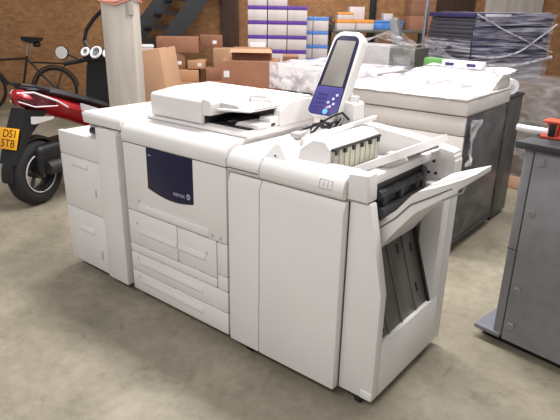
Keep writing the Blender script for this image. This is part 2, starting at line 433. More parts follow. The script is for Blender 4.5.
# ------------------------------------------------------------------ PAPER FEEDER (left)
fe = thing('paper_feeder', 'white high-capacity paper feeder cabinet at the left end of the printer line', 'paper feeder', (-1.13, .3, 0))
MB().box(-1.455, -1.035, .02, .56, .055, .895, .004).build('drawer_body', 'gap', fe)
b = MB(); b.box(-1.46, -1.03, .03, .57, .055, .905, .004); b.build('body', 'white', fe)
def fd(z0, z1, scoop):
    o = MB().box(-1.462, -1.04, .0, .032, z0, z1, .005).build('feeder_drawer', 'white', fe)
    if scoop:
        s = MB(); s.prism([(.001, scoop+.03), (-.009, scoop), (-.008, scoop-.008), (.001, scoop-.016)], 'x', -1.34, -1.17, .001); s.build('finger_grip', 'white', o)
fd(.769, .91, None); fd(.43, .765, .72); fd(.058, .426, .30)
s = MB(); s.box(-1.115, -1.1, -.003, 0, .55, .60, .001); s.box(-1.115, -1.095, -.003, 0, .14, .2, .001); s.build('small_label', 'lightgrey', fe)
MB().box(-1.16, -.812, .035, .60, .055, .99, .004).build('tower_body', 'lightgrey', fe)
dp = [(-1.032, .058), (-.842, .058), (-.842, .62), (-.846, .66), (-.838, .70), (-.846, .74), (-.842, .80), (-.842, .965), (-.858, .985), (-1.032, .985)]
MB().prism(dp, 'y', -.014, .035, .005).build('tower_door', 'white', fe)
MB().prism([(.0, .998), (-.004, 1.04), (.008, 1.06), (.60, 1.06), (.60, .992), (.03, .992)], 'x', -1.163, -.806, .004).build('top_slab', 'white', fe)
b = MB(); b.box(-1.15, -1.06, .04, .075, .93, .975, .008); b.cyl((-1.10, .03, .95), (1, 0, 0), .017, .07); b.tube([(-1.13, .02, .94), (-1.09, .0, .96), (-1.06, .01, .95)], .008, 8)
b.build('black_coupling', 'black', fe)
for x in (-1.38, -.92):
    for y in (.1, .5): MB().cyl((x, y, .028), (1, 0, 0), .026, .03).build('caster', 'black', fe)

# ------------------------------------------------------------------ FINISHER (right)
fi = thing('paper_finisher', 'white finisher unit at the right end with control panel, open side and slanted output trays', 'finisher', (.4, .36, 0))
MB().box(.004, .615, .03, .64, .058, .94, .003).build('body', 'lightgrey', fi)
def panel_front(name, x0, x1):
    m = MB(); m.prism([(-.012, .058), (-.012, .888), (.006, .928), (.03, .928), (.03, .058)], 'x', x0, x1, .005, 3); return m.build(name, 'white', fi)
panel_front('left_cover', .004, .192); panel_front('front_door', .196, .628)
capf = [(-.012, .948), (-.016, .975), (-.004, 1.005), (.02, 1.028), (.06, 1.038), (.68, 1.038), (.68, .936), (.0, .936)]
MB().prism(capf, 'x', .002, .190, .003).build('left_cap', 'white', fi)
MB().box(.004, .188, -.0165, -.008, .957, .960, 0).build('cap_slit', 'gap', fi)
MB().prism([(-.012, .948), (-.016, .975), (-.004, 1.005), (.02, 1.028), (.06, 1.038), (.12, 1.038), (.12, .936), (0, .936)], 'x', .196, .622, .003).build('front_cap', 'white', fi)
MB().prism([(.025, .93), (.025, .97), (.655, .97), (.655, .93)], 'x', .192, .64, .003).build('deck', 'lightgrey', fi)
mk = MB()
for z in (.985, 1.013): pass
fr = MB(); fr.prism([(.505, .981), (.575, .981), (.575, 1.012), (.505, 1.012)], 'y', -.0158, -.0145, 0); 
sq = MB()
for a, b_ in (((.51, -.0166, .972), (.57, -.0166, .972)), ((.57, -.0166, .972), (.57, -.006, 1.006)), ((.57, -.006, 1.006), (.51, -.006, 1.006)), ((.51, -.006, 1.006), (.51, -.0166, .972))):
    sq.tube([a, b_], .0016, 6)
sq.tube([(.53, -.0155, .978), (.53, -.008, 1.0)], .0012, 6); sq.tube([(.55, -.0155, .978), (.55, -.008, 1.0)], .0012, 6)
sq.build('cap_emblem', 'lightgrey', fi)
fr.bm.free()
# right-hand frame: tapered front post
MB().prism([(.632, .058), (.80, .058), (.80, .566), (.722, .935), (.632, .935)], 'y', .028, .078, .005).build('front_post', 'white', fi)
MB().prism([(.626, .942), (.718, .942), (.712, 1.052), (.626, 1.045)], 'y', .012, .085, .006, 3).build('post_cap', 'white', fi)
MB().box(.745, .80, .0225, .03, .062, .10, .002).build('lower_latch', 'white', fi)
MB().box(.74, .8, .079, .63, .058, .325, .004).build('lower_side_panel', 'white', fi)
MB().box(.70, .799, .555, .63, .058, .90, .003).build('rear_post', 'white', fi)
bpoly = [(.02, .058), (.80, .058), (.80, 1.0), (.794, 1.004), (.794, 1.022), (.787, 1.025), (.787, 1.04), (.775, 1.043), (.70, 1.056), (.60, 1.075), (.36, 1.10), (.20, 1.108), (.02, 1.108)]
MB().prism(bpoly, 'y', .63, .715, .004).build('rear_wall', 'white', fi)
for x, z in ((.70, .985), (.715, .93), (.74, .9), (.68, .93), (.70, .88), (.765, .62), (.77, .43)): MB().cyl((x, .628, z), (0, 1, 0), .007, .006, 12, 0).build('screw_hole', 'black', fi)
# ribbed steel plate inside the opening
def PX(z): return .794-(z-.325)*.323
def slab(mb, y0, y1, z0, z1, k0, k1, bev=.001): return mb.prism([(PX(z0)+k0, z0), (PX(z0)+k1, z0), (PX(z1)+k1, z1), (PX(z1)+k0, z1)], 'y', y0, y1, bev)
slab(MB(), .079, .54, .326, .86, -.022, -.012).build('stacker_plate', 'steel', fi)
for y in (.16, .28, .42): slab(MB(), y, y+.014, .328, .86, -.013, -.006).build('plate_rib', 'steel', fi)
slab(MB(), .538, .556, .326, .92, -.022, .0).build('plate_edge', 'black', fi)
for y, z in ((.13, .37), (.47, .42), (.49, .6), (.37, .63)): slab(MB(), y-.006, y+.006, z-.02, z+.02, -.0125, -.009, 0).build('plate_slot', 'black', fi)
# dark exit rollers under the cross beam
ex = MB(); ex.box(.64, .70, .085, .52, .84, 1.0, .01); ex.box(.66, .715, .10, .46, .90, .93, .008); ex.cyl((.715, .27, .955), (0, 1, 0), .02, .36); ex.cyl((.725, .27, .885), (0, 1, 0), .024, .36)
for y in (.13, .2, .27, .34, .41): ex.box(.70, .735, y-.02, y+.012, .93+.02*math.sin(y*40), .975, .006)
ex.prism([(.47, .80), (.51, .80), (.51, .98), (.49, 1.0), (.47, .98)], 'x', .70, .725, .004)
ex.build('exit_rollers', 'inner', fi)
MB().box(.655, .712, .08, .64, 1.002, 1.04, .004).build('cross_beam', 'white', fi)
# covers on the top
w = MB(); w.loft([[(.185, .02, 1.022), (.297, .004, 1.008), (.312, .03, 1.03), (.252, .055, 1.088), (.232, .055, 1.091)][0:5],
                  [(.165, .44, 1.036), (.30, .44, 1.036), (.308, .44, 1.036), (.25, .44, 1.09), (.23, .44, 1.094)]])
w.build('ridge_cover', 'white', fi)
MB().cyl((.25, .026, 1.045), (-.1, -.85, .5), .004, .004, 10, 0).build('ridge_mark', 'black', fi)
hp = MB(); hp.loft([[(.325, .055, .98), (.475, .055, .98), (.475, .10, 1.094), (.44, .115, 1.118), (.385, .11, 1.118), (.34, .085, 1.08)],
                    [(.325, .50, .98), (.475, .50, .98), (.475, .50, 1.10), (.44, .50, 1.122), (.385, .50, 1.122), (.34, .50, 1.09)]])
hp.build('exit_hood', 'white', fi)
MB().box(.474, .482, .115, .495, .965, 1.094, .002).build('fin_plate', 'fins', fi)
cl = MB(); cl.box(.476, .488, .11, .50, 1.086, 1.098, .002)
for k in range(6): cl.box(.476, .494, .125+k*.068, .143+k*.068, 1.068, 1.09, .003)
cl.build('clip_strip', 'black', fi)
f = MB()
f.bm.free()
for k in range(9): MB().box(.48, .4865, .12+k*.042, .13+k*.042, .97, 1.086, .002).build('fin', 'fins', fi)
MB().prism([(.10, 1.085), (.115, 1.118), (.72, 1.135), (.72, 1.115), (.12, 1.095)], 'x', .318, .338, .003).build('guide_bar', 'white', fi)
# upper output tray
ut = MB(); th = R(27)
def utp(u, y, k=0): return (.500+u*math.cos(th)-k*math.sin(th), y, .963+u*math.sin(th)+k*math.cos(th))
def tray(mb, prof_w, thick):
    secs = []
    for u, y0, y1 in prof_w:
        secs.append([utp(u, y0), utp(u, y1), utp(u, y1, thick), utp(u, y0, thick)])
    mb.loft(secs)
tray(ut, [(0, .17, .50), (.10, .16, .51), (.28, .18, .51), (.335, .24, .51), (.352, .30, .49)], .030)
uto = ut.build('upper_tray', 'white', fi)
for y in (.19, .48):
    ur = MB(); ur.loft([[utp(.02, y, -.018), utp(.02, y+.012, -.018), utp(.02, y+.012, 0), utp(.02, y, 0)], [utp(.3, y, -.014), utp(.3, y+.012, -.014), utp(.3, y+.012, 0), utp(.3, y, 0)]])
    ur.build('tray_rib', 'lightgrey', uto)
br = MB(); br.prism([(.54, .97), (.62, .97), (.66, 1.075), (.63, 1.075)], 'y', .30, .34, .003); br.build('tray_bracket', 'lightgrey', fi)
br = MB(); br.prism([(.50, .985), (.72, 1.03), (.72, 1.045), (.50, 1.0)], 'y', .56, .635, .004); br.build('tray_bracket', 'lightgrey', fi)
dk = MB(); dk.box(.49, .645, .18, .52, .968, .985, .003); dk.build('pit_floor', 'inner', fi)
# big stacker tray, three stages: steep inner ramp, shelf, tongue
bt = MB()
secs = []
for x, zt, zb, y0, y1 in ((.690, .822, .70, .12, .44), (.719, .846, .716, .115, .44), (.788, .908, .815, .115, .43), (.845, .982, .890, .115, .43), (.865, .999, .915, .12, .43),
                          (.92, 1.022, .958, .13, .43), (.975, 1.048, 1.002, .15, .43), (1.01, 1.064, 1.034, .19, .42), (1.03, 1.074, 1.055, .24, .40)):
    secs.append([(x, y0, zb), (x, y1, zb), (x, y1, zt), (x, y0, zt)])
bt.loft(secs)
bto = bt.build('stacker_tray', 'white', fi)
ln = MB(); ln.tube([(.705, .1145, .80), (.79, .112, .878), (.845, .112, .945), (.92, .127, .99), (.98, .153, 1.028)], .0022, 6); ln.build('tray_seam', 'gap', bto)
rs = MB(); rs.loft([[(.88, .19, .995), (.88, .40, .995), (.88, .40, 1.012), (.88, .19, 1.012)], [(.99, .23, 1.045), (.99, .38, 1.045), (.99, .38, 1.062), (.99, .23, 1.062)]]); rs.build('tray_ridge', 'white', bto)
wr = MB(); wr.tube([(.945, .152, .995), (.955, .146, .980), (1.005, .195, 1.008), (1.008, .21, 1.04)], .004, 8); wr.build('wire_stop', 'chrome', bto)
for x, y in ((.10, .045), (.72, .07), (.72, .62), (.08, .62)):
    w = MB(); w.cyl((x, y, .027), (1, 0, 0), .026, .03); w.box(x-.02, x+.02, y-.02, y+.02, .035, .062, .003); w.build('caster', 'black', fi)
# control panel on its stand (fixed on the finisher's left end)
ux, uy = .165, .50
cp = MB(); cp.box(.10, .26, .50, .63, 1.036, 1.145, .012); cp.box(.11, .25, .57, .63, 1.14, 1.25, .01); cp.prism([(.25, 1.12), (.315, 1.12), (.315, 1.205), (.30, 1.215), (.25, 1.215)], 'y', .53, .63, .006)
cp.cyl((.287, .58, 1.225), (0, 0, 1), .022, .03)
panel = cp.build('control_panel', 'white', fi)
UP = Vector((.0, .50, .866)).normalized(); UX = Vector((1, 0, 0)); UX = (UX-UP*UX.dot(UP)).normalized(); UN = UX.cross(UP)
UO = Vector((.172, .478, 1.155)); UM = Matrix.Translation(UO) @ Matrix((( UX.x, UP.x, UN.x, 0), (UX.y, UP.y, UN.y, 0), (UX.z, UP.z, UN.z, 0), (0, 0, 0, 1)))
def rounded(w0, w1, y0, y1, rt=.03, rb=.02, n=5):
    P = []
    for cx, cy, r, a0 in ((w1/2-rt, y1-rt, rt, 0), (-w1/2+rt, y1-rt, rt, 90), (-w0/2+rb, y0+rb, rb, 180), (w0/2-rb, y0+rb, rb, 270)):
        for k in range(n+1): a = R(a0+90*k/n); P.append((cx+r*math.cos(a), cy+r*math.sin(a)))
    return P
# local: x across, y up the panel, z out of its face
MB().prism(rounded(.184, .172, -.012, .43, .05, .03), 'z', -.055, .006, .008, 3, mtx=UM).build('housing', 'white', panel)
MB().prism(rounded(.172, .140, -.010, .406, .04, .03), 'z', .004, .010, .002, mtx=UM).build('navy_fascia', 'navy', panel)
MB().prism(rounded(.170, .154, -.011, .135, .01, .03), 'z', .009, .0115, .001, mtx=UM).build('keypad', 'blue', panel)
MB().prism([(-.060, .14), (.064, .14), (.052, .378), (-.052, .378)], 'z', .0095, .0115, .001, mtx=UM).build('screen', 'screen', panel)
for k, (x, y, m) in enumerate([(.035, .035, 'lilac'), (.05, .05, 'lilac'), (.018, .055, 'lilac'), (.04, .075, 'lilac'), (.055, .095, 'lilac'), (.022, .03, 'pink')]):
    MB().cyl((x, y, .0125), (0, 0, 1), .0075, .004, 12, .001, mtx=UM).build('button', m, panel)
for i in range(3):
    for j in range(4):
        MB().box(-.052+i*.019, -.039+i*.019, .028+j*.022, .038+j*.022, .011, .0135, .001, mtx=UM).build('key', 'blue', panel)
MB().cyl((.018, .008, .013), (0, 0, 1), .014, .005, 20, .001, mtx=UM).build('start_button', 'cyan', panel)
# black cable coiled on the finisher's top
cb = MB()
pts = []
for i in range(46):
    a = i*.55; pts.append((.27+.035*math.cos(a*1.0)+.02*math.sin(i*.37), .36+.10*math.sin(a*.5)+.10*i/46, 1.115+.018*math.sin(i*1.1)+.02*abs(math.sin(i*.2))))
cb.tube(pts, .006, 7)
cb.tube([(.20, .28, 1.112), (.24, .34, 1.13), (.27, .42, 1.165), (.29, .47, 1.175), (.31, .50, 1.14)], .006, 7)
tag(cb.build('black_cable', 'black'), 'bundle of black cable coiled on the finisher beside the control panel', 'cable')
plg = MB(); plg.box(.215, .26, .17, .23, 1.095, 1.118, .006); plg.cyl((.238, .245, 1.108), (0, 1, 0), .009, .03)
tag(plg.build('cable_plug', 'lightgrey'), 'pale grey plug lying on the ridge cover at the cable end', 'plug')

# ------------------------------------------------------------------ WRAPPED COPIER behind
c2 = thing('wrapped_copier', 'white copier with black glossy side wrapped in clear film, behind the finisher', 'copier', (-.1, 2.2, 0))
MB().box(-.60, .38, 1.80, 2.62, .07, .985, .008).build('body', 'white2', c2)
MB().box(-.60, .395, 1.785, 1.81, .862, .985, .006).build('upper_front', 'white2', c2)
MB().box(-.60, .395, 1.785, 1.81, .10, .856, .006).build('front_cover', 'white2', c2)
MB().box(.378, .392, 1.811, 2.61, .09, .98, .006).build('side_panel', 'glossblack', c2)
b = MB(); b.box(-.60, .40, 1.775, 2.63, .992, 1.088, .012, 3); b.build('scanner_deck', 'white2', c2)
MB().box(-.605, .40, 1.77, 2.63, 1.09, 1.105, .006).build('platen_lid', 'white', c2)
b = MB(); b.box(-.30, .39, 2.34, 2.61, 1.10, 1.20, .02, 3); b.build('feeder_block', 'white2', c2)
l = MB(); l.box(.388, .396, 1.86, 1.92, .80, .94, .004); l.build('side_latch', 'black', c2)
for x in (-.5, .3):
    for y in (1.9, 2.5): MB().cyl((x, y, .035), (1, 0, 0), .034, .04).build('caster', 'black', c2)
b = MB(); b.box(.382, .402, 1.82, 2.61, .07, .09, .003); b.build('base_rail', 'inner', c2)
# film: crumpled sheet on its top and down the right side
def top_film(u, v):
    x = -.63+1.045*u; y = 1.755+.89*v
    z = 1.112+.105*min(1, max(0, (v-.40)/.25))*min(1, max(0, (u-.16)/.2))+.006*noise.noise(Vector((x*8, y*8, 3)))+.045*max(0, noise.noise(Vector((x*3.2, y*3.2, 8))))
    if v == 0: z -= .012+.01*noise.noise(Vector((x*11, 0, 5)))
    return (x, y, z)
f2 = MB(); f2.sheet(top_film, 44, 40); f2.build('top_film', 'filmtop', c2)
f2 = MB(); f2.sheet(lambda u, v: (.408+.010*noise.noise(Vector((u*7, v*5, 1))), 1.77+.85*u, .10+.98*v), 26, 24)
f2.build('side_film', 'filmthin', c2)
hg = MB(); hg.sheet(lambda u, v: (.425+.02*math.sin(v*5+u*3)+.02*noise.noise(Vector((u*6, v*6, 2))), 1.80+.09*u+.07*v, .66+.30*v), 8, 14)
hg.build('loose_film', 'filmwhite', c2)
# flat white sheet on the copier
# ------------------------------------------------------------------ black unit and wrapped pallet further back right
bk = thing('black_cabinet', 'narrow glossy black cabinet standing behind the wrapped copier', 'cabinet', (.2, 2.85, 0))
MB().box(-.1, .385, 2.68, 3.02, .03, 1.0, .008).build('body', 'glossblack', bk)
MB().box(-.11, .39, 2.675, 3.03, 1.0, 1.025, .006).build('top_panel', 'black', bk)
MB().box(-.08, .37, 2.7, 3.0, 0, .03, .004).build('foot', 'black', bk)
rl = MB(); rl.cyl((.30, 2.85, 1.085), (.7, -.7, 0), .06, .14); 
ro = rl.build('paper_roll', 'pale'); tag(ro, 'short white roll lying on the narrow black cabinet', 'roll')
rc = MB(); rc.cyl((.30+.05, 2.85-.05, 1.085), (.7, -.7, 0), .022, .004); rco = rc.build('core', 'lightgrey'); rco.parent = ro
wg = thing('wrapped_pallet', 'grey film-wrapped crate standing right of the narrow black cabinet', 'pallet', (.30, 4.15, 0))
MB().box(-.05, .75, 3.75, 4.7, .12, .98, .02).build('goods', 'taupe', wg)
MB().box(-.08, .78, 3.72, 4.72, 0, .12, .01).build('pallet_base', 'card', wg)
gf = MB()
gf.sheet(wob(lambda u, v: (-.08+.87*u, 3.71, .03+.98*v), .02, 5), 14, 14); gf.sheet(wob(lambda u, v: (.79, 3.71+u, .03+.98*v), .02, 5), 14, 14); gf.sheet(wob(lambda u, v: (-.08+.87*u, 3.71+v, 1.01), .02, 5), 14, 14)
gf.build('film', 'filmgrey', wg)

# tall wrapped stack of flat dark boxes
SA = Vector((.42, .908, 0)); SB = Vector((-.908, .42, 0)); S0 = Vector((-.69, 4.59, 0))      # SA back right, SB left
SM = Matrix.Translation(S0) @ Matrix(((SA.x, SB.x, 0, 0), (SA.y, SB.y, 0, 0), (0, 0, 1, 0), (0, 0, 0, 1)))
ang = math.atan2(SA.y, SA.x)
pl = thing('loading_pallet', 'film-wrapped base crate under the tall stack of dark flat boxes', 'pallet', S0, ang)
MB().box(0, 1.25, 0, .75, 0, .13, .01).build('pallet_base', 'card', pl, world=False)
MB().box(.02, 1.23, .02, .73, .13, 1.08, .02).build('goods', 'lightgrey', pl, world=False)
nb = 11; z = 1.085; first = None
for k in range(nb):
    h_ = .044
    if first is None:
        first = thing('flat_box', 'dark slate flat box in the tall film-wrapped stack, navy on its right face', 'box', S0, ang, 'flat dark boxes in the wrapped stack')
        MB().box(.01, 1.24, .01, .74, 0, .041, .006).build('shell', 'board', first, world=False)
        MB().box(.012, 1.238, .006, .012, .004, .037, .001).build('printed_side', 'boardnavy', first, world=False)
        o = first
    else: o = copy_tree(first)
    o.location = S0+Vector((0, 0, z))+SA*random.uniform(-.012, .012)+SB*random.uniform(-.012, .012); z += h_
cap = MB().box(0, 1.26, 0, .76, 0, .05, .008)
cpo = thing('flat_box', 'topmost flat box of the wrapped stack, blue band with pale lettering', 'box', S0+Vector((0, 0, z)), ang)
cap.build('shell', 'boardnavy', cpo, world=False)
t = MB(); t.box(.15, .55, -.003, .0, .01, .04, .001); t.build('label_strip', 'pale', cpo, world=False)
sf = MB()
zt = z+.055
def rside(u, v): # right face, sagging lower edge
    lo = .78+.18*math.sin(PI*u)*.6; return S0+SA*(1.27*u)-SB*.012+Vector((0, 0, lo+(zt-lo)*v))
def lside(u, v):
    lo = .80-.1*u; return S0+SB*(.77*u)-SA*.012+Vector((0, 0, lo+(zt-.30-lo)*v))
def topf(u, v): return S0+SA*(-.012+1.29*u)+SB*(-.012+.79*v)+Vector((0, 0, zt))
sf.sheet(wob(rside, .022, 6), 40, 26); sf.sheet(wob(lside, .02, 6), 30, 22); sf.sheet(wob(topf, .016, 6), 24, 18)
tag(sf.build('stretch_film', 'film'), 'clear creased film and sagging twisted ropes of it wound round the tall dark stack', 'plastic film')
SFO = col.objects['stretch_film']
# sagging twisted bands of film on it
bd = MB()
for z0, z1, sag, r_ in ((zt-.02, zt-.44, .02, .010), (zt-.46, zt-.12, .16, .012), (zt-.55, zt-.50, .06, .022)):
    pts = [S0+SA*(1.28*i/14)-SB*(.03+.01*math.sin(i))+Vector((0, 0, z0+(z1-z0)*i/14-sag*math.sin(PI*i/14))) for i in range(15)]
    bd.tube(pts, [r_*(.6+.5*abs(math.sin(i*1.7))) for i in range(15)], 8); bd.build('film_rope', 'filmwhite', SFO); bd = MB()
bd.sheet(wob(lambda u, v: S0-SA*.03+SB*(.79*(1-u))+Vector((0, 0, zt-.27-.32*u-.26*v)), .03, 7), 24, 8)
bd.sheet(wob(lambda u, v: S0-SB*.03+SA*(.75*u)+Vector((0, 0, zt-.59+.04*u-.26*v+.1*u*v)), .03, 7), 24, 8)
bd.build('film_band', 'filmgrey', SFO)
gp = MB().box(-1.14, -.88, 4.36, 4.46, .95, 1.13, .02)
tag(gp.build('green_pad', 'green'), 'light green pad behind the film at the foot of the dark stack', 'pad')
gpr = MB().box(-1.15, -.86, 4.33, 4.50, 0, .95, .02); tag(gpr.build('storage_crate', 'lightgrey'), 'grey crate carrying the green pad in front of the dark stack', 'crate')
wl_ = thing('printed_carton', 'small white carton with blue print standing on the wrapped copier', 'carton', (-.03, 2.54, 1.22))
MB().box(-.12, .20, 2.50, 2.58, 1.222, 1.275, .006).build('box', 'pale', wl_)
t = MB(); t.box(-.09, -.02, 2.497, 2.502, 1.238, 1.26, .001); t.build('print', 'boardnavy', wl_); t = MB(); t.box(.08, .15, 2.497, 2.502, 1.238, 1.26, .001); t.build('print', 'boardnavy', wl_)

# ------------------------------------------------------------------ white wrapped machine left of it, grey machine beyond
wm = thing('wrapped_machine', 'white machine under a milky plastic sheet beyond the document feeder', 'machine', (-1.6, 3.4, 0))
MB().box(-2.27, -1.0, 3.02, 3.75, .82, 1.05, .02).build('upper_body', 'white', wm)
MB().box(-2.2, -1.05, 3.08, 3.7, .03, .82, .01).build('lower_body', 'lightgrey', wm)
MB().box(-2.15, -1.1, 3.12, 3.65, 0, .03, 0).build('foot', 'black', wm)
for k in range(5): MB().box(-2.1+k*.2, -1.98+k*.2, 3.075, 3.085, .70, .78, .002).build('vent', 'black', wm)
wf = MB(); wf.sheet(lambda u, v: (-2.30+1.34*u, 3.0+.78*v, 1.065+.012*noise.noise(Vector((u*7, v*5, 5)))+.04*max(0, noise.noise(Vector((u*3, v*3, 9))))), 40, 26)
wf.sheet(lambda u, v: (-2.30+1.34*u, 2.995+.012*noise.noise(Vector((u*12, v*5, 5))), .80+.28*v), 40, 6)
wf.build('plastic_sheet', 'filmwhite', wm)
gm = thing('grey_machine', 'grey office machine under film, seen above the control panel at right', 'machine', (-1.4, 4.6, 0))
MB().box(-2.02, -1.52, 4.25, 4.62, .05, 1.24, .012).build('left_cabinet', 'lightgrey', gm)
MB().box(-1.52, -1.2, 4.25, 4.62, .05, 1.22, .012).build('right_cabinet', 'steel', gm)
MB().box(-2.0, -1.25, 4.3, 4.6, 0, .05, .004).build('foot', 'black', gm)
MB().box(-2.03, -1.9, 4.24, 4.26, .98, 1.12, .004).build('vent', 'black', gm)
d = MB(); d.box(-1.46, -1.24, 4.24, 4.26, .9, 1.12, .004); d.build('dark_door', 'cabgrey', gm)
fn = MB(); fn.prism([(-1.62, 1.22), (-1.50, 1.22), (-1.60, 1.52), (-1.64, 1.55), (-1.70, 1.52)], 'y', 4.5, 4.58, .01); fn.build('raised_flap', 'cabgrey', gm)
gff = MB(); gff.sheet(lambda u, v: (-2.06+.88*u, 4.22+.40*v, 1.26+.16*max(0, 1-abs(u-.42)*2.6)*(.4+.6*v)+.03*noise.noise(Vector((u*8, v*5, 2)))), 30, 20)
gff.sheet(wob(lambda u, v: (-2.06+.88*u, 4.21, .85+.4*v), .015, 6), 20, 8)
gff.build('plastic_sheet', 'filmgrey', gm)

# ------------------------------------------------------------------ cartons
def carton(name, label, cat, loc, rz, w, d_, h_, m, tape=True, group=None, lab=None):
    o = thing(name, label, cat, loc, rz, group)
    b = MB(); b.box(-w/2, w/2, -d_/2, d_/2, 0, h_, .006); b.build('box', m, o, world=False)
    if tape:
        t = MB(); t.box(-w/2-.001, w/2+.001, -.025, .025, h_-.001, h_+.0015, 0); t.build('tape', 'cardlight' if m != 'cardlight' else 'card', o, world=False)
    if lab:
        t = MB(); t.box(lab[0], lab[0]+lab[2], -d_/2-.002, -d_/2, lab[1], lab[1]+lab[3], 0); t.build('paper_label', 'pale', o, world=False)
    return o
WR = R(45)
# big tan carton leaning beside the post
tb = thing('leaning_carton', 'big tan carton tilted to the left right behind the white post', 'box', (-3.13, 2.22, 0), R(25))
LT = Matrix.Rotation(R(-8), 4, 'Y')
MB().box(-.21, .21, -.2, .2, 0, 1.20, .008, mtx=LT).build('box', 'card', tb, world=False)
MB().box(-.212, .212, -.03, .03, 1.198, 1.203, 0, mtx=LT).build('tape', 'cardlight', tb, world=False)
# heap of cartons at the wall
heap = [  # s, n, z, w, d, h, rot, material, label, name
    (2.35, 1.05, 0, .62, .5, .56, 0, 'card', 'closed brown carton at the bottom left of the heap by the wall'),
    (3.05, 1.05, 0, .6, .5, .58, 2, 'cardlight', 'tan carton at the bottom right of the heap by the wall'),
    (2.40, 1.02, .56, .52, .45, .17, -2, 'cardlight', 'low tan carton in the second tier at the left of the heap'),
    (3.02, 1.05, .58, .54, .45, .18, 3, 'cardred', 'low reddish carton in the second tier at the right of the heap'),
    (2.28, 1.0, .73, .28, .36, .24, 14, 'carddark', 'tilted dark brown carton in the third tier of the heap'),
    (2.64, 1.05, .745, .26, .34, .12, -6, 'cardlight', 'small tan carton in the middle of the heap'),
    (3.05, 1.04, .76, .32, .36, .28, -4, 'card', 'square brown carton at the right of the heap'),
    (2.35, .96, .97, .62, .42, .22, 1, 'cardred', 'long reddish carton lying on top of the heap'),
    (2.85, .8, 1.04, .34, .3, .17, 0, 'carddark', 'dark brown carton at the top right of the heap'),
]
for s, n, z, w, d_, h_, rot, m, lb in heap:
    carton('carton', lb, 'box', wl(s+.72, n+.12, z+.0015*round(z*4)), WR+R(rot), w, d_, h_, m, True, 'heaped cartons by the wall', lab=(.02, h_*.3, .06, .05) if rot in (-6, 14, 0) else None)
wb = thing('white_box', 'small white box on the heap just above the tilted tan carton', 'box', wl(2.56, 1.66, .98), WR+R(10))
MB().box(-.2, .2, -.12, .12, 0, .10, .006).build('box', 'paperwhite', wb, world=False); MB().box(-.205, .205, -.125, .125, .10, .13, .006).build('lid', 'pale', wb, world=False)
carton('carton', 'tall brown carton behind the tilted tan carton carrying a white box', 'box', wl(2.48, 1.72, 0), WR, .5, .4, .98, 'carddark')
# brown box in front of the purple stack
o = carton('wide_carton', 'wide dark brown carton with white label in front of the purple-lidded boxes', 'box', (-3.22, 3.72, 0), R(38), .72, .55, 1.0, 'cardred', lab=(-.33, .80, .07, .08))
o = carton('open_carton', 'brown carton with raised flaps resting on the wide dark carton', 'box', (-3.26, 3.78, 1.0), R(38), .50, .36, .14, 'carddark')
f_ = MB(); f_.quad((-.25, -.18, .14), (.25, -.18, .14), (.27, -.30, .10), (-.27, -.30, .10)); f_.build('flap', 'card', o, world=False)
carton('small_carton', 'small carton with white label at the right end of the wide carton', 'box', (-2.82, 4.03, 0), R(38), .2, .4, 1.06, 'carddark', lab=(-.05, .9, .08, .09))

# paper boxes with coloured lids
def paper_box(label, lidm, w, d_, h_, group):
    o = thing('paper_box', label, 'box', (0, 0, 0), 0, group)
    MB().box(-w/2, w/2, -d_/2, d_/2, 0, h_, .004).build('box_body', 'paperwhite', o, world=False)
    MB().box(-w/2-.003, w/2+.003, -d_/2-.003, d_/2+.003, h_-.052, h_, .004).build('lid', lidm, o, world=False)
    return o
T1 = Vector((.79, .61, 0)); N1 = Vector((.61, -.79, 0)); A0 = Vector((-4.20, 4.72, 0)); a1 = math.atan2(.61, .79)
proto = None
base = carton('plain_carton', 'plain brown carton under the purple-lidded boxes', 'box', A0+T1*.45-N1*.1, a1, .92, .34, .62, 'carddark', False)
names_row = ['lowest', 'second lowest', 'middle', 'second highest', 'top']
names_col = ['left', 'centre', 'right']
zz = .62
for r in range(5):
    for cidx in range(3):
        lb = f'purple-lidded white paper box, {names_col[cidx]} one in the {names_row[r]} full row of its stack'
        if proto is None: proto = paper_box(lb, 'purple', .285, .32, .205, 'purple-lidded paper boxes'); o = proto
        else: o = copy_tree(proto); o['label'] = lb
        o.location = A0+T1*(.15+.30*cidx)-N1*.1+Vector((0, 0, zz)); o.rotation_euler = (0, 0, a1)
    zz += .208
for cidx in range(2):
    o = copy_tree(proto); o['label'] = f'purple-lidded white paper box standing above the full rows, {"left" if cidx == 0 else "right"} of two'
    o.location = A0+T1*(.15+.30*cidx)-N1*.1+Vector((0, 0, zz)); o.rotation_euler = (0, 0, a1)
tagw = MB().box(-.12, .12, -.02, .02, 0, .22, .003); to = tagw.build('white_card', 'pale'); to.location = A0+T1*.16+N1*.13+Vector((0, 0, .92)); to.rotation_euler = (0, 0, a1)
tag(to, 'white card with small print leaning on the front of the purple-lidded boxes', 'card')
cc = carton('plain_carton', 'brown carton on which the white card leans by the purple-lidded boxes', 'box', A0+T1*.18+N1*.22, a1, .34, .26, .92, 'card', False)
bp_ = None; B0 = wl(4.97, .78, 0); zz = .68
base = carton('plain_carton', 'plain brown carton under the blue-lidded boxes', 'box', B0+T1*.2, a1, .52, .34, .68, 'card', False)
for r in range(4):
    for cidx in range(2):
        lb = f'blue-lidded white paper box, {["left", "right"][cidx]} one in the {["lowest", "second", "third", "top"][r]} row right of the purple stack'
        if bp_ is None: bp_ = paper_box(lb, 'cblue', .235, .32, .205, 'blue-lidded paper boxes'); o = bp_
        else: o = copy_tree(bp_); o['label'] = lb
        o.location = B0+T1*(.08+.245*cidx)+Vector((0, 0, zz)); o.rotation_euler = (0, 0, a1); zz += 0
    zz += .208
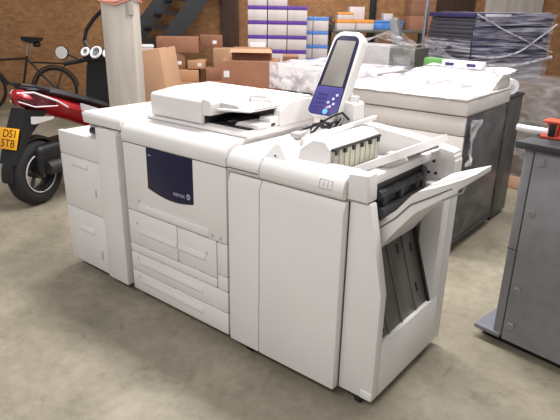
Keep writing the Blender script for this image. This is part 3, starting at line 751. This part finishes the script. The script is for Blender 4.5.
# low bench along the wall with orange-lidded and other boxes
sh = thing('storage_bench', 'long grey bench along the board wall under the orange-lidded boxes', 'bench', wl(5.95, .68, 0), WR)
MB().box(-.48, 1.2, -.36, .3, 1.29, 1.33, .005).build('bench_top', 'steel', sh, world=False)
for x in (-.46, .2, 1.1):
    for y in (-.34, .24): MB().box(x, x+.06, y, y+.05, 0, 1.29, .004).build('leg', 'steel', sh, world=False)
ob = None
for s_, n, z, lb in ((5.67, .86, 1.33, 'orange-lidded white box standing left of its twin on the far bench'), (5.98, .80, 1.33, 'orange-lidded white box standing right of its twin, before the tall white carton')):
    if ob is None: ob = paper_box(lb, 'orange', .29, .26, .15, 'orange-lidded boxes'); o = ob
    else: o = copy_tree(ob); o['label'] = lb
    o.location = wl(s_, n, z); o.rotation_euler = (0, 0, WR)
o = copy_tree(ob); o['label'] = 'orange-lidded white box stacked on top of another one on the far bench'; o.location = wl(5.66, .86, 1.481); o.scale = (.85, .85, .7); o.rotation_euler = (0, 0, WR)
carton('white_carton', 'plain tall white carton on the far bench behind the orange-lidded boxes', 'box', wl(5.92, .54, 1.33), WR, .24, .2, .34, 'paperwhite', False)
bc = thing('blue_crate', 'long low blue crate on the far bench right of the orange-lidded boxes', 'crate', wl(6.40, .52, 1.33), WR)
MB().box(-.28, .28, -.14, .14, 0, .13, .01).build('crate_body', 'cblue', bc, world=False); MB().box(-.29, .29, -.15, .15, .11, .135, .006).build('rim', 'cblue', bc, world=False)
carton('white_carton', 'small white carton lying on the long blue crate', 'box', wl(6.45, .52, 1.466), WR, .15, .16, .11, 'paperwhite', False)
rk = MB()
for k in range(5):
    rk.tube([wl(5.49+.015*k, .84, 1.33), wl(5.33+.05*k, .80, 1.42), wl(5.42+.02*k, .78, 1.50-.02*k), wl(5.485, .78, 1.52-.03*k)], .013, 6)
tag(rk.build('tangled_hoses', 'black'), 'tangle of dark hoses between the blue and orange-lidded boxes', 'hose')
for z, h_, m, lb in ((1.33, .22, 'cardred', 'reddish carton at the right end of the far bench, bottom of three'), (1.55, .18, 'carddark', 'dark carton in the middle of three at the right end of the far bench'), (1.73, .2, 'cardred', 'topmost of three cartons at the right end of the far bench')):
    carton('carton', lb, 'box', wl(6.93, .72, z), WR, .40, .34, h_, m, True, 'cartons on the far bench')
pp = MB(); pp.cyl((-1.60, 5.3, 1.6), (0, 0, 1), .028, 3.2, 16)
tag(pp.build('steel_pole', 'chrome'), 'thin pale steel pole standing left of the tall dark stack', 'pole')

# ------------------------------------------------------------------ GREY CABINET at the right edge
ca = R(-9); cab = thing('grey_cabinet', 'grey steel cabinet with dark worktop and round knobs at the right edge', 'cabinet', (1.022, .911, 0), ca)
MB().box(-.01, .95, .02, .62, .10, 1.045, .004).build('carcass', 'cabgrey', cab, world=False)
MB().box(-.012, .030, -.002, .03, .07, 1.045, .003).build('corner_post', 'cabgrey', cab, world=False)
MB().box(.036, .945, -.004, .03, .052, 1.045, .004).build('front_panel', 'cabgrey', cab, world=False)
MB().box(.030, .036, .006, .03, .08, 1.04, 0).build('seam', 'gap', cab, world=False)
MB().prism([(-.05, -.03), (.98, -.03), (.98, .64), (-.03, .64)], 'z', 1.047, 1.08, .004).build('worktop', 'cabtop', cab, world=False)
for x, z in ((.072, .995), (.072, .75), (.072, .345), (.072, .145)):
    k = MB().cyl((x, -.008, z), (0, 1, 0), .019, .012, 20, .004).build('knob', 'knobgrey', cab, world=False)
    MB().cyl((x, -.0148, z), (0, 1, 0), .012, .003, 16, .001).build('knob_cap', 'cabgrey', k, world=False)
MB().box(-.115, .028, -.012, .60, .052, .078, .008).build('plinth_plate', 'plinth', cab, world=False)
MB().box(-.09, .95, .05, .58, 0, .056, .004).build('plinth', 'black', cab, world=False)
MB().box(-.013, .031, -.003, .03, .545, .549, 0).build('post_joint', 'gap', cab, world=False)
CW = cab.matrix_basis if False else Matrix.Translation((1.022, .911, 0)) @ Matrix.Rotation(ca, 4, 'Z')
# tape gun
tg = thing('tape_dispenser', 'red hand tape dispenser with white handle lying on the grey cabinet', 'tape dispenser', CW @ Vector((.015, .16, 1.08)), ca+R(6))
h = MB(); h.tube([(-.155, .02, .024), (-.10, .018, .022), (-.02, .014, .022), (.03, .012, .026)], [.016, .017, .018, .019], 12); h.build('handle', 'pale', tg, world=False)
f_ = MB(); f_.box(-.03, .10, -.03, .03, 0, .012, .004); f_.prism([(0, .0), (.045, .0), (.04, .03), (.05, .075), (-.01, .078), (.005, .03)], 'y', -.028, -.018, .003); f_.prism([(0, .0), (.045, .0), (.04, .03), (.05, .075), (-.01, .078), (.005, .03)], 'y', .018, .028, .003); f_.box(-.025, .06, -.04, .04, .072, .086, .005)
f_.build('frame', 'taped', tg, world=False)
f_ = MB(); f_.box(.005, .035, -.034, -.028, .012, .07, .002); f_.build('dark_plate', 'black', tg, world=False)
r_ = MB(); r_.cyl((.115, 0, .052), (0, 1, 0), .051, .05, 28); r_.build('tape_roll', 'tapeclear', tg, world=False)
MB().cyl((.115, -.001, .052), (0, 1, 0), .026, .054, 20).build('tape_core', 'taped', tg, world=False)
cc_ = MB(); P0 = [(-.02, .30, .012), (.02, .34, .03), (.08, .36, .07), (.16, .36, .085), (.28, .37, .07), (.40, .40, .02)]
cc_.tube([CW @ Vector((x, y, 1.08+z)) for x, y, z in P0], .007, 8)
tag(cc_.build('black_cable', 'black'), 'loop of black cable on the grey cabinet behind the tape dispenser', 'cable')
bx = MB(); bx.box(.05, .11, .40, .50, 1.08, 1.19, .006, mtx=CW)
tag(bx.build('dark_adapter', 'black'), 'small black block standing on the grey cabinet behind the cable loop', 'adapter')
# grey shelf of wrapped goods at the right edge, beyond the cabinet
gs = thing('wrapped_crate', 'pale grey film-wrapped crates at the right edge beyond the grey cabinet', 'crate', (1.0, 3.9, 0), 0)
for k in range(5): MB().box(.84, 1.7, 3.8, 4.5, .02+k*.27, .27+k*.27, .01).build('crate_tier', 'lightgrey', gs)
g2 = MB(); g2.sheet(wob(lambda u, v: (.81+.9*u, 3.78, 1.4*v+.02), .015, 5), 14, 14); g2.build('film', 'filmgrey', gs)

# ------------------------------------------------------------------ SCOOTER
sx = thing('motor_scooter', 'red and black motor scooter with yellow number plate behind the paper feeder', 'scooter', (-2.76, .46, 0), R(108))
TX = .25
def wheel(x, r, w, parent):
    m = MB(); m.torus((x, 0, r), (0, 1, 0), r-w*.5, w*.5, 40, 14, 1.15); o = m.build('wheel', 'rubber', parent, world=False)
    m = MB(); m.torus((x, 0, r), (0, 1, 0), r-w*.95, .014, 36, 8, 3.2); m.cyl((x, 0, r), (0, 1, 0), .05, .11)
    for k in range(5):
        a = 2*PI*k/5+.3; m.tube([(x+.04*math.cos(a), 0, r+.04*math.sin(a)), (x+(r-w)*math.cos(a+.15), 0, r+(r-w)*math.sin(a+.15))], .016, 8)
    m.build('rim', 'inner', o, world=False)
    return o
wheel(0, .28, .13, sx); wheel(1.30, .26, .11, sx)
s = MB(); s.torus((0, -.065, .28), (0, 1, 0), .165, .006, 36, 6); s.torus((0, .065, .28), (0, 1, 0), .165, .006, 36, 6); s.build('rim_stripe', 'lightgrey', sx, world=False)
# tail body: lofted sections along X (halfwidth, zlow, zhigh)
def body(secs):
    m = MB(); L = []
    for x, hw, zl, zh in secs:
        L.append([(x, hw*c_*(1 if s_ > -.2 else .8), (zl+zh)/2+(zh-zl)/2*s_) for c_, s_ in [(math.cos(a), math.sin(a)) for a in [2*PI*k/16 for k in range(16)]]])
    m.loft(L); return m
body([(-.36, .05, .90, .95), (-.33, .085, .85, .97), (-.20, .13, .80, .965), (.0, .155, .745, .93), (.2, .165, .70, .89), (.42, .165, .64, .85), (.62, .15, .58, .80), (.72, .11, .58, .74)]).shift(TX).build('tail_body', 'red', sx, world=False)
body([(-.28, .06, .955, .985), (-.20, .11, .935, 1.005), (.0, .14, .885, .995), (.25, .15, .84, .945), (.45, .15, .80, .91), (.65, .14, .76, .87), (.75, .10, .76, .83)]).shift(TX).build('seat', 'seat', sx, world=False)
m = MB(); m.tube([(-.12, .13, .97), (-.26, .12, 1.0), (-.34, .06, 1.01), (-.34, -.06, 1.01), (-.26, -.12, 1.0), (-.12, -.13, .97)], .012, 8); m.shift(TX).build('grab_rail', 'black', sx, world=False)
for sg in (1, -1):
    m = MB(); m.loft([[(-.355, sg*.02, .885), (-.355, sg*.02, .935), (-.35, sg*.05, .935), (-.35, sg*.05, .88)], [(-.27, sg*.10, .84), (-.27, sg*.095, .945), (-.25, sg*.118, .94), (-.25, sg*.122, .845)], [(-.08, sg*.146, .85), (-.08, sg*.146, .88), (-.07, sg*.152, .88), (-.07, sg*.152, .85)]])
    tl = m.shift(TX).build('tail_light', 'lens', sx, world=False)
    m = MB(); m.tube([(-.36, sg*.03, .94), (-.27, sg*.108, .952), (-.06, sg*.153, .885), (.06, sg*.158, .83)], .009, 6); m.tube([(-.36, sg*.04, .875), (-.27, sg*.123, .838), (-.06, sg*.156, .845)], .006, 6); m.shift(TX).build('trim_line', 'pale', tl, world=False)
    m = MB(); m.loft([[(-.30, sg*.10, .70), (-.30, sg*.10, .76), (-.27, sg*.12, .76), (-.27, sg*.12, .70)], [(-.16, sg*.19, .745), (-.16, sg*.19, .765), (-.15, sg*.195, .765), (-.15, sg*.195, .745)]]); m.shift(TX).build('turn_signal', 'clearlens', sx, world=False)
    m = MB(); m.loft([[(.22, sg*.166, .76), (.22, sg*.150, .86), (.24, sg*.153, .86), (.24, sg*.169, .76)], [(.52, sg*.160, .70), (.52, sg*.145, .79), (.54, sg*.147, .79), (.54, sg*.163, .70)]]); m.shift(TX).build('white_sticker', 'pale', sx, world=False)
m = MB(); m.loft([[(-.33, -.07, .82), (-.33, .07, .82), (-.10, .09, .80), (-.10, -.09, .80)], [(-.40, -.085, .60), (-.40, .085, .60), (-.30, .085, .60), (-.30, -.085, .60)], [(-.47, -.08, .38), (-.47, .08, .38), (-.45, .08, .38), (-.45, -.08, .38)]]); m.shift(TX).build('plate_bracket', 'black', sx, world=False)
PM = Matrix.Translation((-.445, 0, .585)) @ Matrix.Rotation(R(14), 4, 'Y') @ Matrix(((0, 0, -1, 0), (-1, 0, 0, 0), (0, 1, 0, 0), (0, 0, 0, 1)))
m = MB(); m.box(-.105, .105, -.085, .085, 0, .006, .002, mtx=PM); npl = m.shift(TX).build('number_plate', 'plate', sx, world=False)
m = MB(); m.text('DS1', .088, PM @ Matrix.Translation((.02, .038, .0065))); m.text('5TB', .088, PM @ Matrix.Translation((.012, -.040, .0065))); m.text('-', .05, PM @ Matrix.Translation((-.088, -.03, .0065)))
m.shift(TX).build('plate_lettering', 'ink', npl, world=False)
m = MB(); m.torus((0, 0, .28), (0, 1, 0), .30, .02, 40, 6, 3); 
bmesh.ops.bisect_plane(m.bm, geom=list(m.bm.verts)+list(m.bm.edges)+list(m.bm.faces), plane_co=(0, 0, .33), plane_no=(-.2, 0, 1), clear_inner=True)
m.build('rear_mudguard', 'black', sx, world=False)
m = MB(); m.tube([(.0, -.14, .33), (.15, -.16, .33), (.35, -.17, .30), (.45, -.14, .28)], [.055, .06, .05, .02], 14); m.build('exhaust', 'inner', sx, world=False)
m = MB(); m.tube([(.02, .13, .36), (.12, .13, .45), (.22, .12, .55)], .035, 12); m.cyl((.02, .12, .30), (0, 1, 0), .07, .06); m.build('shock_absorber', 'lightgrey', sx, world=False)
m = MB(); m.box(-.05, .5, -.12, .12, .26, .52, .05, 3); m.box(.55, 1.0, -.18, .18, .27, .36, .03); m.build('engine_and_floor', 'black', sx, world=False)
m = MB(); m.loft([[(.92, -.2, .30), (.92, .2, .30), (1.02, .2, .30), (1.02, -.2, .30)], [(.98, -.23, .7), (.98, .23, .7), (1.1, .2, .7), (1.1, -.2, .7)], [(1.0, -.2, 1.02), (1.0, .2, 1.02), (1.14, .16, 1.02), (1.14, -.16, 1.02)], [(1.0, -.16, 1.16), (1.0, .16, 1.16), (1.12, .12, 1.14), (1.12, -.12, 1.14)]]); m.build('leg_shield', 'black', sx, world=False)
m = MB(); m.tube([(1.05, 0, 1.05), (1.2, 0, .6), (1.3, 0, .28)], .04, 10); m.build('front_fork', 'black', sx, world=False)
m = MB(); m.tube([(.92, .36, 1.09), (.98, .22, 1.12), (1.02, 0, 1.12), (.98, -.22, 1.12), (.92, -.36, 1.09)], .016, 10); hb_ = m.build('handlebar', 'black', sx, world=False)
for sg in (1, -1): MB().tube([(.98, sg*.22, 1.12), (.90, sg*.38, 1.085)], .022, 12).build('grip', 'rubber', sx, world=False)
dsh = MB(); dsh.box(.95, 1.05, -.20, .20, 1.12, 1.19, .03, 3); da = dsh.build('dashboard', 'black', sx, world=False)
DN = Vector((-.85, 0, .5)).normalized()
for y, rr in ((.145, .036), (.02, .052), (-.11, .036)):
    c_ = Vector((.955, y, 1.20)); m = MB(); m.torus(c_+DN*.012, DN, rr, .012, 28, 8); m.build('dial_ring', 'pale', da, world=False)
    m = MB(); m.cyl(c_, DN, rr, .012); m.build('dial_face', 'dialface', da, world=False)
for sg in (1,):
    m = MB(); m.tube([(.98, sg*.24, 1.12), (1.0, sg*.36, 1.15), (.97, sg*.42, 1.18)], .008, 8); m.build('mirror_stem', 'black', sx, world=False)
    m = MB(); m.cyl((.95, sg*.43, 1.185), (-.9, -.25, .1), .068, .02, 24, .006); mo = m.build('mirror', 'black', sx, world=False)
    m = MB(); m.cyl((.938, sg*.427, 1.186), (-.9, -.25, .1), .060, .004, 24, .001); m.build('mirror_glass', 'clearlens', mo, world=False)
m = MB(); m.tube([(1.02, .16, 1.20), (1.04, .22, 1.30), (1.06, .20, 1.40), (1.08, .12, 1.50), (1.1, .03, 1.58), (1.1, -.10, 1.60), (1.08, -.2, 1.45), (1.04, -.2, 1.20)], .020, 8); m.build('windscreen_rim', 'black', sx, world=False)
m = MB(); m.tube([(.0, .13, .2), (.05, .17, .1), (.06, .2, .02)], .012, 8); m.build('side_stand', 'black', sx, world=False)

# ------------------------------------------------------------------ BICYCLE by the wall
bi = thing('bicycle', 'black bicycle leaning at the board wall beyond the scooter', 'bicycle', wl(.78, .62, 0), R(45))
def bwheel(x):
    m = MB(); m.torus((x, 0, .345), (0, 1, 0), .325, .02, 44, 8); o = m.build('wheel', 'rubber', bi, world=False)
    m = MB(); m.torus((x, 0, .345), (0, 1, 0), .30, .008, 40, 6); m.cyl((x, 0, .345), (0, 1, 0), .03, .1)
    for k in range(16):
        a = 2*PI*k/16; m.tube([(x, .02*(-1)**k, .345), (x+.30*math.cos(a), 0, .345+.30*math.sin(a))], .003, 4)
    m.build('spokes', 'inner', o, world=False)
    m = MB(); m.torus((x, 0, .345), (0, 1, 0), .365, .012, 44, 6, 2)
    bmesh.ops.bisect_plane(m.bm, geom=list(m.bm.verts)+list(m.bm.edges)+list(m.bm.faces), plane_co=(0, 0, .40), plane_no=(0, 0, 1), clear_inner=True)
    m.build('mudguard', 'black', bi, world=False)
bwheel(.28); bwheel(-.82)
m = MB()
for a, b_ in (((-.24, 0, .30), (-.10, 0, .86)), ((-.10, 0, .82), (-.70, 0, .78)), ((-.24, 0, .30), (-.72, 0, .66)), ((-.24, 0, .30), (.28, 0, .345)), ((-.10, 0, .80), (.28, 0, .345)), ((-.66, 0, .88), (-.74, 0, .60)), ((-.74, 0, .62), (-.82, 0, .345))): m.tube([a, b_], .017, 8)
m.build('frame', 'black', bi, world=False)
m = MB(); m.tube([(-.10, 0, .86), (-.075, 0, .98), (-.03, 0, 1.05)], .016, 8); m.build('seat_post', 'chrome', bi, world=False)
m = MB(); m.loft([[(.14, y*.12, 1.07+.02*abs(y)) for y in (-1, -.3, .3, 1)]+[(.14, y*.12, 1.13) for y in (1, .3, -.3, -1)], [(.0, y*.09, 1.05) for y in (-1, -.3, .3, 1)]+[(.0, y*.09, 1.14) for y in (1, .3, -.3, -1)], [(-.15, y*.03, 1.09) for y in (-1, -.3, .3, 1)]+[(-.15, y*.03, 1.145) for y in (1, .3, -.3, -1)]])
m.box(.02, .12, -.05, .05, .99, 1.07, .02); m.build('saddle', 'black', bi, world=False)
m = MB(); m.tube([(-.05, .06, .76), (.50, .06, .74)], .008, 6); m.tube([(-.05, -.06, .76), (.50, -.06, .74)], .008, 6); m.tube([(.28, .06, .345), (.45, .06, .74)], .008, 6); m.build('luggage_rack', 'black', bi, world=False)
m = MB(); m.tube([(-.68, -.28, 1.0), (-.62, -.1, 1.02), (-.62, .1, 1.02), (-.68, .28, 1.0)], .012, 8); m.tube([(-.66, 0, .86), (-.62, 0, 1.02)], .013, 8); m.build('handlebar', 'black', bi, world=False)
m = MB(); m.cyl((-.24, -.05, .30), (0, 1, 0), .09, .01); m.tube([(-.24, -.08, .30), (-.15, -.09, .17)], .01, 6); m.box(-.18, -.1, -.15, -.08, .15, .17, .004); m.build('crank', 'inner', bi, world=False)

# ------------------------------------------------------------------ light
def area(name, loc, rot, sx_, sy_, e, c=(1, .975, .955)):
    l = bpy.data.lights.new(name, 'AREA'); l.shape = 'RECTANGLE'; l.size = sx_; l.size_y = sy_; l.energy = e; l.color = c
    o = bpy.data.objects.new(name, l); col.objects.link(o); o.location = loc; o.rotation_euler = rot; return o
area('ceiling_tubes', (-.2, 1.35, 3.9), (0, 0, 0), 4.5, .7, 295)
area('ceiling_tubes_front', (.3, -3.2, 3.9), (0, 0, 0), 5, 1.0, 145)
area('ceiling_tubes_far', (-2.8, 4.6, 3.9), (0, 0, R(45)), 4, .7, 150)
w = bpy.data.worlds.new('World'); sc.world = w; w.use_nodes = True
bg = w.node_tree.nodes['Background']; bg.inputs['Color'].default_value = (.98, .97, .98, 1); bg.inputs['Strength'].default_value = .42

# ------------------------------------------------------------------ camera
cam = bpy.data.cameras.new('Camera'); co = bpy.data.objects.new('Camera', cam); col.objects.link(co); sc.camera = co
cam.sensor_width = 36; cam.lens = 545.166/560*36; cam.clip_start = .05
fw = Vector((-.58895903, .72962581, -.34752473)); rt = Vector((.77392434, .63303711, .0174678)); up = Vector((-.23274101, .25867003, .9375081))
co.matrix_world = Matrix(((rt.x, up.x, -fw.x, 1.67893), (rt.y, up.y, -fw.y, -1.70379), (rt.z, up.z, -fw.z, 1.63185), (0, 0, 0, 1)))
sc.view_settings.view_transform = 'Standard'; sc.view_settings.look = 'None'; sc.view_settings.exposure = 0; sc.view_settings.gamma = 1
